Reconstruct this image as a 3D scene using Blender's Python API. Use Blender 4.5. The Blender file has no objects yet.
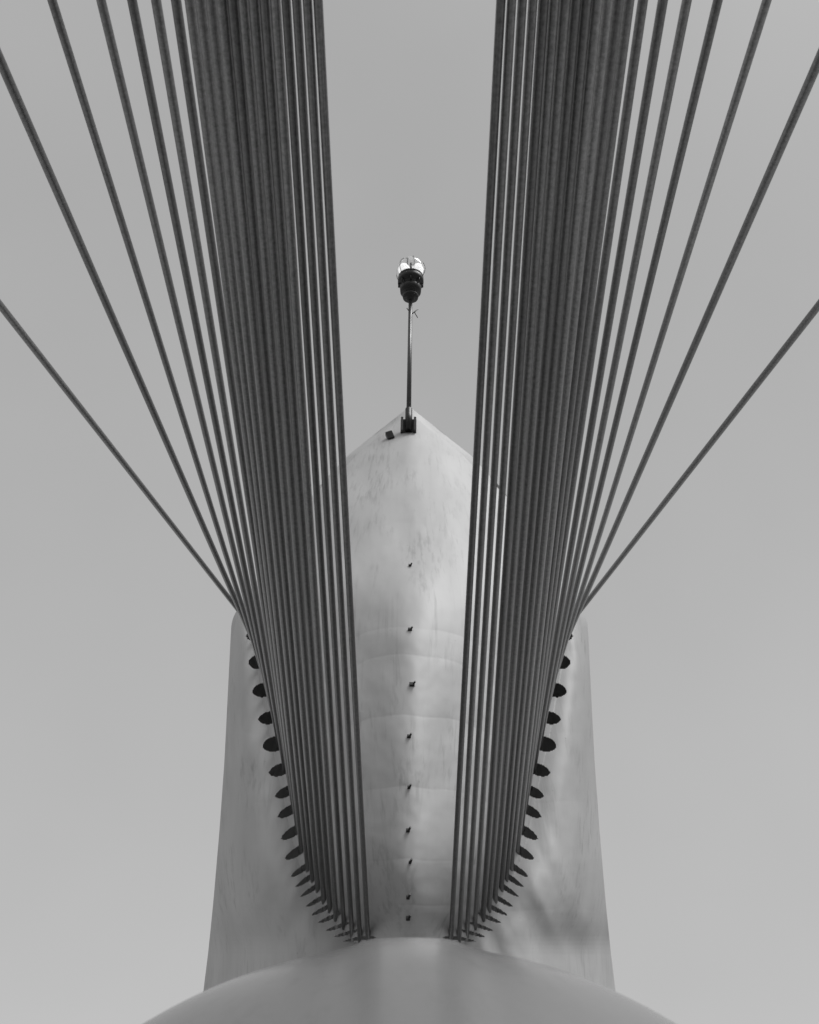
import bpy, math, random
from mathutils import Vector, noise
random.seed(3)
sc=bpy.context.scene
W,H=819,1024
F=1100.0
CX,CY=409.5,512.0
PITCH=math.radians(62)
cp,sp=math.cos(PITCH),math.sin(PITCH)
CAM=Vector((0,0,1.6))
RIGHT=Vector((1,0,0)); UP=Vector((0,-sp,cp)); FWD=Vector((0,cp,sp))
def c2w(x,v,d): return CAM+RIGHT*x+UP*v+FWD*d
# mast face reference plane: contains X axis and the mast axis
B0=c2w(0,(CY-940)/F*20,20); T0=c2w(0,(CY-407)/F*40,40)
AX=(T0-B0).normalized()
NR=RIGHT.cross(AX).normalized()
if NR.dot(CAM-B0)<0: NR=-NR
def P(px,py,n=0.0):
    r=RIGHT*((px-CX)/F)+UP*((CY-py)/F)+FWD
    t=((B0+NR*n)-CAM).dot(NR)/r.dot(NR)
    return CAM+r*t
def interp(tab,y):
    if y<=tab[0][0]: return tab[0][1]
    for (a,b),(c,d) in zip(tab,tab[1:]):
        if y<=c: return b+(d-b)*(y-a)/(c-a)
    return tab[-1][1]
WT=[(407,0.5),(455,61),(488,92),(530,120),(580,152),(603,168),(612,174),(622,178),(640,179),(700,182),(760,185),(830,190),(900,196),(950,201),(990,206),(1040,212)]
CT=[(407,0.5),(455,61),(488,92),(530,120),(580,150),(600,157),(635,156),(661,153),(689,148),(717,143),(743,138),(769,132),(791,127),(810,123),(831,119),(851,114),(868,108),(880,101),(891,95),(903,88),(913,81),(922,73),(930,65),(937,57),(945,50),(1040,38)]
def smooth(tab,y,r=6):
    return sum(interp(tab,y+d)for d in(-r,-r/2,0,r/2,r))/5
def widths(y):
    if y<470: w=interp(WT,y)
    else: w=smooth(WT,y,5)
    c=min(smooth(CT,y,9) if y>470 else w, w)
    return w,c
#seams : (y at centre, arch depth at |x|=60)
SEAMS=[(466,5),(524,20),(545,16),(628,12),(655,14),(716,9),(788,7),(860,4),(905,2)]
def sstep(a,b,x):
    t=max(0,min(1,(x-a)/(b-a))); return t*t*(3-2*t)
def relief(ax,y,w,c,sgn=1):
    mpp=0.026
    q=min(ax/c,1.0)
    k=min(1,(y-407)/110.0)
    A=0.46*c*mpp
    if y<560:
        qs=(math.sqrt(q*q+.03)-.173)/.842
        n=A*( (1-qs)*(1-k)*0.9 + k*(1-q**2.2) )
        # edge return plate of the pointed crown
        e=max(0,(ax-(w-8))/8.0)*sstep(412,440,y)*(1-sstep(465,500,y))
        n-=e*0.7
    else:
        n=A*(1-q**2.2)
    # tighter rounding of the nose strip lower down
    n+=0.42*math.exp(-(ax/36.0)**2)*sstep(520,640,y)
    if ax>c:
        r=(ax-c)/max(w-c,0.5)
        ww=(w-c)*mpp
        g=sstep(0.0,0.85,r)
        n=0.16*ww*g*(1.0)-1.15*ww*r**2.6
    return n
def detail(x,y,w,c):
    ax=abs(x)
    fade=min(1,max(0,(y-425)/40))
    d=0
    x6=min(ax/60.0,1.8)**2
    wob=4.0*noise.noise(Vector((x*0.03,y*0.004,5.5)))
    prev=407.0
    S=[(a+b*x6*(1 if ax<c else .6)+wob) for a,b in SEAMS]+[975]
    for i,s_ in enumerate(S):
        if prev<=y<s_:
            t=(y-prev)/max(s_-prev,1)
            amp=.020-.006*sstep(560,900,y)
            if ax>c: amp*=.5
            d+=amp*min(1,(s_-prev)/60)*math.sin(math.pi*t)**0.6*fade
            break
        prev=max(s_,prev)
    d+=0.045*noise.noise(Vector((x*0.016,y*0.012,3.1)))*fade
    d+=0.024*noise.noise(Vector((x*0.040,y*0.030,7.7)))*fade
    d+=0.006*noise.noise(Vector((x*0.11,y*0.09,2.7)))*fade
    if ax>c: # buckled plates on the wings, diagonal
        s=1 if x>0 else 0.6
        u=(ax- (y-700)*0.45)
        k=min(1,(ax-c)/25)
        d+=s*0.10*noise.noise(Vector((u*0.014,(y-ax*.6)*0.02,1.5 if x<0 else 9.5)))*k
        d+=s*0.055*noise.noise(Vector((u*0.05,(y-ax)*0.014,4.5 if x<0 else 12.5)))*k
    return d

# ---------------- materials ----------------
def newmat(name):
    m=bpy.data.materials.new(name); m.use_nodes=True
    nt=m.node_tree; b=nt.nodes['Principled BSDF']; return m,nt,b
def ramp(N,p0,v0,p1,v1):
    r=N.new('ShaderNodeValToRGB'); r.color_ramp.elements[0].position=p0; r.color_ramp.elements[1].position=p1
    r.color_ramp.elements[0].color=(v0,)*3+(1,); r.color_ramp.elements[1].color=(v1,)*3+(1,); return r
def mul(N,L,a,b,f=1.0):
    m=N.new('ShaderNodeMixRGB'); m.blend_type='MULTIPLY'; m.inputs[0].default_value=f
    L.new(a,m.inputs[1]); L.new(b,m.inputs[2]); return m.outputs[0]
def painted(name,base,dark,rough=0.45,scale=1.0,streak=.8):
    m,nt,b=newmat(name); N=nt.nodes; L=nt.links
    tc=N.new('ShaderNodeTexCoord')
    def tex(sx,sy,sz,sc_,det,ro,dist=0):
        mp=N.new('ShaderNodeMapping'); mp.inputs['Scale'].default_value=(sx,sy,sz); L.new(tc.outputs['Object'],mp.inputs['Vector'])
        n=N.new('ShaderNodeTexNoise'); n.inputs['Scale'].default_value=sc_*scale; n.inputs['Detail'].default_value=det; n.inputs['Roughness'].default_value=ro; n.inputs['Distortion'].default_value=dist
        L.new(mp.outputs[0],n.inputs['Vector']); return n.outputs['Fac']
    n1=tex(1,1,.25,1.1,6,.5)
    r1=ramp(N,.32,dark,.62,base); L.new(n1,r1.inputs[0])
    n2=tex(6,6,.11,1.6,8,.6,.05)           # run-off streaks
    r2=ramp(N,.33,.70,.50,1); L.new(n2,r2.inputs[0])
    n3=tex(1,1,1,10,5,.65)
    r3=ramp(N,.27,.35,.33,1); L.new(n3,r3.inputs[0])
    n4=tex(1.6,1.6,.5,.9,3,.5)            # where the grime gathers
    r4=ramp(N,.42,0.05,.62,streak); L.new(n4,r4.inputs[0])
    g=mul(N,L,r2.outputs[0],r3.outputs[0])
    mm=N.new('ShaderNodeMixRGB'); mm.blend_type='MULTIPLY'; L.new(r4.outputs[0],mm.inputs[0]); L.new(r1.outputs[0],mm.inputs[1]); L.new(g,mm.inputs[2])
    L.new(mm.outputs[0],b.inputs['Base Color'])
    b.inputs['Roughness'].default_value=rough
    n5=tex(1,1,1,4,6,.55)
    bp=N.new('ShaderNodeBump'); bp.inputs['Strength'].default_value=.12; bp.inputs['Distance'].default_value=.02
    L.new(n5,bp.inputs['Height']); L.new(bp.outputs[0],b.inputs['Normal'])
    return m
def cable_mat():
    m,nt,b=newmat('galvanised_cable'); N=nt.nodes; L=nt.links
    tc=N.new('ShaderNodeTexCoord')
    oi=N.new('ShaderNodeObjectInfo')
    n1=N.new('ShaderNodeTexNoise'); n1.inputs['Scale'].default_value=22; n1.inputs['Detail'].default_value=6; n1.inputs['Roughness'].default_value=.7
    L.new(tc.outputs['Object'],n1.inputs['Vector'])
    r=ramp(N,.32,.12,.68,.25)
    L.new(n1.outputs['Fac'],r.inputs[0])
    mr=N.new('ShaderNodeMapRange'); mr.inputs['To Min'].default_value=.65; mr.inputs['To Max'].default_value=1.35
    L.new(oi.outputs['Random'],mr.inputs['Value'])
    L.new(mul(N,L,r.outputs[0],mr.outputs[0]),b.inputs['Base Color'])
    b.inputs['Roughness'].default_value=.30; b.inputs['Metallic'].default_value=.5
    n2=N.new('ShaderNodeTexNoise'); n2.inputs['Scale'].default_value=50; n2.inputs['Detail'].default_value=3
    L.new(tc.outputs['Object'],n2.inputs['Vector'])
    bp=N.new('ShaderNodeBump'); bp.inputs['Strength'].default_value=.15; bp.inputs['Distance'].default_value=.008
    L.new(n2.outputs['Fac'],bp.inputs['Height']); L.new(bp.outputs[0],b.inputs['Normal'])
    return m
def plain(name,v,rough=.5,metal=0,sc_=8):
    m,nt,b=newmat(name); N=nt.nodes; L=nt.links
    n=N.new('ShaderNodeTexNoise'); n.inputs['Scale'].default_value=sc_; n.inputs['Detail'].default_value=6
    tc=N.new('ShaderNodeTexCoord'); L.new(tc.outputs['Object'],n.inputs['Vector'])
    r=ramp(N,0,v*.7,1,v*1.3)
    L.new(n.outputs['Fac'],r.inputs[0]); L.new(r.outputs[0],b.inputs['Base Color'])
    b.inputs['Roughness'].default_value=rough; b.inputs['Metallic'].default_value=metal
    return m
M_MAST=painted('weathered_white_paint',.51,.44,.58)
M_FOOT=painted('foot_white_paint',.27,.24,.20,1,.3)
M_CAB=cable_mat()
M_DARK=plain('black_iron',.02,.45,.2)
M_STEEL=plain('pole_steel',.09,.4,.5)
M_CONC=plain('concrete',.20,.9,0,1.5)

def mesh(name,verts,faces,mat,parent=None,smooth=True):
    me=bpy.data.meshes.new(name); me.from_pydata([tuple(v) for v in verts],[],faces); me.update()
    o=bpy.data.objects.new(name,me); sc.collection.objects.link(o)
    me.materials.append(mat)
    if smooth: me.polygons.foreach_set('use_smooth',[True]*len(me.polygons))
    if parent: o.parent=parent
    return o
def empty(name):
    o=bpy.data.objects.new(name,None); sc.collection.objects.link(o); return o

# ---------------- holes + cables data (left; mirrored right) ----------------
HO=[(250,635),(254,661),(260,689),(266,717),(271,743),(277,769),(283,791),(286,810),(290,831),(294,851),(300,868),(305,878),(310,888),(316,899),(322,908),(328,917),(336,926),(344,933),(352,939),(364,938)]
RX=[7,9,11,11,12,12,12,13,14,14,15,15,15,15,15,14,14,13,12,9]
RY=[6,8,8.2,7.2,8.6,6.8,5.8,5.4,5.4,5.0,3.4,3.0,2.8,2.7,2.6,2.4,2.2,2.0,1.9,2.0]
TH=[10,15,15,15,18,22,28,32,34,34,36,35,34,31,28,24,20,16,12,5]
EX=[(0,305),(0,60),(52,0),(101,0),(132,0),(156,0),(176,0)]+[(190+ i*(318-190)/12.0,0) for i in range(13)]
def in_hole(ax,y):
    for (hx,hy),rx,ry,t in zip(HO,RX,RY,TH):
        cx=CX-(hx+3); dy=y-hy
        dx=ax-cx
        if abs(dx)>18 or abs(dy)>14: continue
        th=math.radians(t)
        a=dx*math.cos(th)+dy*math.sin(th); b=-dx*math.sin(th)+dy*math.cos(th)
        a/=rx; b/=ry
        if b<0: b*=1.35
        if abs(a)<1 and abs(b)<(1-abs(a)**2.0)**.6: return True
    return False

# ---------------- mast ----------------
mast=empty('bridge_mast')
ys=[]; y=407.5
while y<1036: ys.append(y); y+=(0.9 if y>620 else 1.6)
NC=215
verts=[];faces=[]
cols=2*NC+1
centers=[]
for y in ys:
    w,c=widths(y)
    for j in range(cols):
        t=(j-NC)/NC
        x=w*t
        n=relief(abs(x),y,w,c)+detail(x,y,w,c)*min(1,(1-abs(t))*12)
        verts.append(P(CX+x,y,n)); centers.append((x,y))
R=len(ys)
for i in range(R-1):
    for j in range(cols-1):
        a=i*cols+j
        mx=(centers[a][0]+centers[a+1][0]+centers[a+cols][0]+centers[a+cols+1][0])/4; my=(ys[i]+ys[i+1])/2
        if my>620 and in_hole(abs(mx),my): continue
        faces.append((a,a+cols,a+cols+1,a+1))
mesh('front_skin',verts,faces,M_MAST,mast)
bv=[];bf=[]
for i in range(0,R,6):
    L_=verts[i*cols]; R_=verts[i*cols+cols-1]
    hw=(R_.x-L_.x)/2; base=(L_+R_)/2
    K=16
    for k in range(K+1):
        a=math.pi*k/K
        dep=min(hw*1.1,4.0)
        bv.append(Vector((-hw*math.cos(a),0,0))+Vector((0,base.y,base.z))-NR*dep*math.sin(a)*1.0)
nr=len(range(0,R,6)); K1=17
for i in range(nr-1):
    for k in range(K1-1):
        a=i*K1+k; bf.append((a,a+1,a+K1+1,a+K1))
mesh('back_skin',bv,bf,M_MAST,mast)

# ---- foot: swollen lower body of the mast near the viewer ----
prof=[(3.3,0.0,3.0),(3.25,2.0,2.85),(3.45,3.72,2.65),(4.05,4.98,2.52),(4.95,5.77,2.42),(6.0,6.31,2.36),(8,7.5,2.45),(11,9.5,2.75),(14,11.4,3.1),(17,13.1,3.3)]
def cr(p0,p1,p2,p3,t):
    return tuple(.5*((2*b)+(-a+c)*t+(2*a-5*b+4*c-d)*t*t+(-a+3*b-3*c+d)*t**3) for a,b,c,d in zip(p0,p1,p2,p3))
pp=[]
for i in range(len(prof)-1):
    p0=prof[max(i-1,0)];p3=prof[min(i+2,len(prof)-1)]
    for k in range(12): pp.append(cr(p0,prof[i],prof[i+1],p3,k/12))
pp.append(prof[-1])
fv=[];ff=[];KC=160
for i,(yy,zz,hw) in enumerate(pp):
    a=pp[max(i-1,0)];b=pp[min(i+1,len(pp)-1)]
    tan=Vector((0,b[0]-a[0],b[1]-a[1])).normalized(); nn=Vector((0,-tan.z,tan.y))
    for k in range(KC):
        th=2*math.pi*k/KC
        x=hw*math.sin(th)
        dd=hw*(math.cos(th)-1)*1.0
        # shallow raised nose strip running down the middle of the foot
        if math.cos(th)>0: dd+=.035*(1-sstep(.18,.36,abs(x)))
        v=Vector((x,yy,zz))+nn*dd
        v.z=max(v.z,-0.5)
        fv.append(v)
for i in range(len(pp)-1):
    for k in range(KC):
        a=i*KC+k;b=i*KC+(k+1)%KC
        ff.append((a,b,b+KC,a+KC))
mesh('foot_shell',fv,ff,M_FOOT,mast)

# ---- primitives ----
def tube(name,a,b,r1,r2,mat,parent,seg=16,caps=True):
    a=Vector(a);b=Vector(b);d=(b-a).normalized()
    u=d.orthogonal().normalized();v=d.cross(u)
    vs=[];fs=[]
    for c,r in((a,r1),(b,r2)):
        for k in range(seg):
            t=2*math.pi*k/seg; vs.append(c+u*r*math.cos(t)+v*r*math.sin(t))
    for k in range(seg): fs.append((k,(k+1)%seg,seg+(k+1)%seg,seg+k))
    if caps: fs.append(tuple(range(seg))[::-1]); fs.append(tuple(range(seg,2*seg)))
    o=mesh(name,vs,fs,mat,parent)
    for p in o.data.polygons:
        if len(p.vertices)>4: p.use_smooth=False
    return o
def lathe(name,c,d,prof,mat,parent,seg=32):
    d=d.normalized();u=d.orthogonal().normalized();v=d.cross(u);vs=[];fs=[]
    for h,r in prof:
        for k in range(seg):
            t=2*math.pi*k/seg; vs.append(c+d*h+u*r*math.cos(t)+v*r*math.sin(t))
    for i in range(len(prof)-1):
        for k in range(seg):
            a=i*seg+k;b=i*seg+(k+1)%seg; fs.append((a,b,b+seg,a+seg))
    return mesh(name,vs,fs,mat,parent)
def box(name,c,ax,ay,az,mat,parent,bev=0.0):
    vs=[c+ax*i+ay*j+az*k for i in(-1,1) for j in(-1,1) for k in(-1,1)]
    fs=[(0,1,3,2),(4,6,7,5),(0,4,5,1),(2,3,7,6),(0,2,6,4),(1,5,7,3)]
    o=mesh(name,vs,fs,mat,parent,False)
    if bev:
        m=o.modifiers.new('b','BEVEL'); m.width=bev; m.segments=2
    return o
# inspection lugs down the centre line
LX=[410,410,412,409,409,408,410,408,408]
for i,yy in enumerate([566,630,685,737,788,831,863,898,919]):
    w,c=widths(yy); n=relief(0,yy,w,c)+detail(0,yy,w,c)
    p=P(LX[i],yy,n)
    s=(.026+.006*((i*7)%3))*(1.2 if i<4 else .75)
    box('lug_plate_%d'%(i+1),p+NR*.015,RIGHT*s*1.2,AX*s,NR*.03,M_DARK,mast,.008)
    tube('lug_pin_%d'%(i+1),p+NR*.02+RIGHT*s*.6,p+NR*.10+RIGHT*s*1.5,.02,.02,M_DARK,mast,10)

# ---------------- beacon on its pole ----------------
bea=empty('beacon_light')
w,c=widths(430)
pb=P(CX-1,430,relief(0,430,w,c)+.15)
D1=40.5
pt=c2w((410.5-CX)/F*D1,(CY-298)/F*D1,D1)
dirp=(pt-pb).normalized()
side=RIGHT; up2=side.cross(dirp).normalized()
tube('pole',pb,pt,.085,.07,M_STEEL,bea,16)
tube('pole_sleeve',pb,pb+dirp*.9,.12,.12,M_DARK,bea,16)
bc=P(CX-1,427,relief(0,427,w,c)+.12)
box('bracket_plate',bc-up2*.0,side*.27,dirp*.30,up2*.06,M_DARK,bea,.02)
box('bracket_cheek_1',bc-side*.22+up2*.12,side*.04,dirp*.28,up2*.10,M_STEEL,bea,.01)
box('bracket_cheek_2',bc+side*.22+up2*.12,side*.04,dirp*.28,up2*.10,M_STEEL,bea,.01)
w2,c2=widths(437)
jb=P(390,436,relief(19.5,437,w2,c2)+.1)
box('junction_box',jb,(side*.9+dirp*.35).normalized()*.12,(dirp*.9-side*.35).normalized()*.15,up2*.1,M_DARK,bea,.02)
q=pt-dirp*.85
tube('rod_1',q,q+side*.28+dirp*.30,.02,.015,M_DARK,bea,8)
tube('rod_2',q+dirp*.12,q-side*.13+dirp*.35,.02,.015,M_DARK,bea,8)
tube('rod_3',q+side*.16+dirp*.14,q+side*.27-dirp*.12,.02,.015,M_DARK,bea,8)
lathe('lamp_housing',pt,dirp,[(-.12,0),(-.12,.13),(0,.14),(.0,.28),(.10,.30),(.14,.26),(.26,.26),(.28,.38),(.50,.40),(.54,.36),(.70,.36),(.73,.48),(.96,.48),(1.0,.42),(1.0,0)],M_DARK,bea,40)
for k in range(8):
    a=2*math.pi*k/8
    o_=side*math.cos(a)+up2*math.sin(a)
    tube('housing_bolt_%d'%(k+1),pt+o_*.44+dirp*.54,pt+o_*.44+dirp*.76,.03,.03,M_DARK,bea,8)
mg,nt,b=newmat('globe_glass')
b.inputs['Base Color'].default_value=(.95,.95,.95,1); b.inputs['Roughness'].default_value=.10; b.inputs['Transmission Weight'].default_value=.8; b.inputs['IOR'].default_value=1.3
gp=[]
Rg=.54
for k in range(0,29):
    a=math.radians(-35+ (125)*k/28)
    gp.append((1.33+Rg*math.sin(a)*1.1,max(Rg*math.cos(a),0.0)))
lathe('globe',pt,dirp,gp,mg,bea,48)
tube('globe_ring',pt+dirp*.98,pt+dirp*1.06,.46,.46,M_DARK,bea,40)
for k in range(6): # guard wires of the globe
    a=math.pi*2*k/6+.3
    o_=side*math.cos(a)+up2*math.sin(a)
    pts=[pt+dirp*(1.33+(Rg+.02)*1.1*math.sin(t))+o_*((Rg+.02)*math.cos(t)) for t in [math.radians(-35+125*i/8) for i in range(9)]]
    for i in range(8): tube('guard_wire_%d_%d'%(k+1,i+1),pts[i],pts[i+1],.010,.010,M_DARK,bea,6)
me_,nt,b=newmat('lit_lens')
b.inputs['Base Color'].default_value=(.8,.8,.8,1); b.inputs['Emission Color'].default_value=(1,1,1,1); b.inputs['Emission Strength'].default_value=.8
for k,sx in enumerate((-1,1)):
    lathe('lens_%d'%(k+1),pt+dirp*1.12+side*sx*.19,dirp,[(0,0),(0,.12),(.14,.16),(.34,.16),(.46,.08),(.48,0)],me_,bea,20)
tube('globe_post',pt+dirp*1.0,pt+dirp*1.62,.03,.03,M_DARK,bea,10)

# ---------------- stay cables ----------------
stays=empty('stay_cables')
anch=[]
CR=.053
for k,((hx,hy),(ex,ey)) in enumerate(zip(HO,EX)):
    hx2=hx+ (8 if k<19 else 4)
    w,c=widths(hy)
    u0=hx2-CX; v0=CY-hy; u1=ex-CX; v1=CY-ey
    n=relief(abs(u0),hy,w,c)
    Hw=P(hx2,hy,n)
    a=(u1-u0)/(v1-v0); b_=(u0-a*v0)/F
    t=k/19
    ya=-24-36*t
    za=.35
    V=-ya*sp+(za-1.6)*cp; D=ya*cp+(za-1.6)*sp
    X=a*V+b_*D
    A=Vector((X,ya,za))
    for sg in (1,-1):
        h=Vector((Hw.x*sg,Hw.y,Hw.z)); aa=Vector((A.x*sg,A.y,A.z)); dd=(h-aa).normalized()
        cr_=CR*(1.12 if k<2 else (.96 if k<7 else (1.0 if k<14 else (.92 if k<16 else .80))))
        tube('cable_%d'%(2*k+(1 if sg>0 else 2)),aa,h+dd*.9,cr_,cr_,M_CAB,stays,18)
        anch.append((aa,dd))
for i,(aa,dd) in enumerate(anch):
    tube('socket_%d'%(i+1),aa-dd*.4,aa+dd*.9,.13,.09,M_DARK,stays,14)
# ---------------- ground ----------------
mesh('ground',[(-800,-800,-.0),(800,-800,0),(800,800,0),(-800,800,0)],[(0,1,2,3)],M_CONC,None,False)

# ---------------- world + sun ----------------
EL=math.radians(54); AZ=math.radians(138) # behind the viewer, to the right
wd=bpy.data.worlds.new('World'); sc.world=wd; wd.use_nodes=True
N=wd.node_tree.nodes; L=wd.node_tree.links
bg=N['Background']
sk=N.new('ShaderNodeTexSky'); sk.sky_type='NISHITA'; sk.sun_disc=False; sk.sun_elevation=EL; sk.sun_rotation=AZ; sk.dust_density=4
bw=N.new('ShaderNodeRGBToBW'); L.new(sk.outputs[0],bw.inputs[0])
# overcast veil: paler towards the horizon
tc=N.new('ShaderNodeTexCoord'); sx=N.new('ShaderNodeSeparateXYZ'); L.new(tc.outputs['Generated'],sx.inputs[0])
vr=ramp(N,.55,6.2,1.0,4.5); L.new(sx.outputs['Z'],vr.inputs[0])
cn=N.new('ShaderNodeTexNoise'); cn.inputs['Scale'].default_value=2.2; cn.inputs['Detail'].default_value=4; L.new(tc.outputs['Generated'],cn.inputs['Vector'])
cr_=ramp(N,.25,.94,.75,1.06); L.new(cn.outputs['Fac'],cr_.inputs[0])
veil=mul(N,L,vr.outputs[0],cr_.outputs[0])
mx=N.new('ShaderNodeMixRGB'); mx.inputs[0].default_value=.8
L.new(bw.outputs[0],mx.inputs[1]); L.new(veil,mx.inputs[2])
L.new(mx.outputs[0],bg.inputs['Color']); bg.inputs['Strength'].default_value=.1
sd=bpy.data.lights.new('sun','SUN'); sd.energy=2.1; sd.angle=math.radians(24); sd.color=(1,1,1)
so=bpy.data.objects.new('sun',sd); sc.collection.objects.link(so)
sdir=Vector((math.sin(AZ)*math.cos(EL),math.cos(AZ)*math.cos(EL),math.sin(EL)))
so.rotation_euler=sdir.to_track_quat('Z','Y').to_euler()

# ---------------- camera ----------------
cd=bpy.data.cameras.new('camera'); co=bpy.data.objects.new('camera',cd); sc.collection.objects.link(co)
co.location=CAM; co.rotation_euler=(math.pi/2+PITCH,0,0)
cd.sensor_fit='VERTICAL'; cd.sensor_height=24; cd.lens=24*F/H
cd.clip_end=3000; cd.clip_start=.05
cd.dof.use_dof=True; cd.dof.focus_distance=24; cd.dof.aperture_fstop=1.6
sc.camera=co
sc.view_settings.view_transform='Standard'; sc.view_settings.look='None'
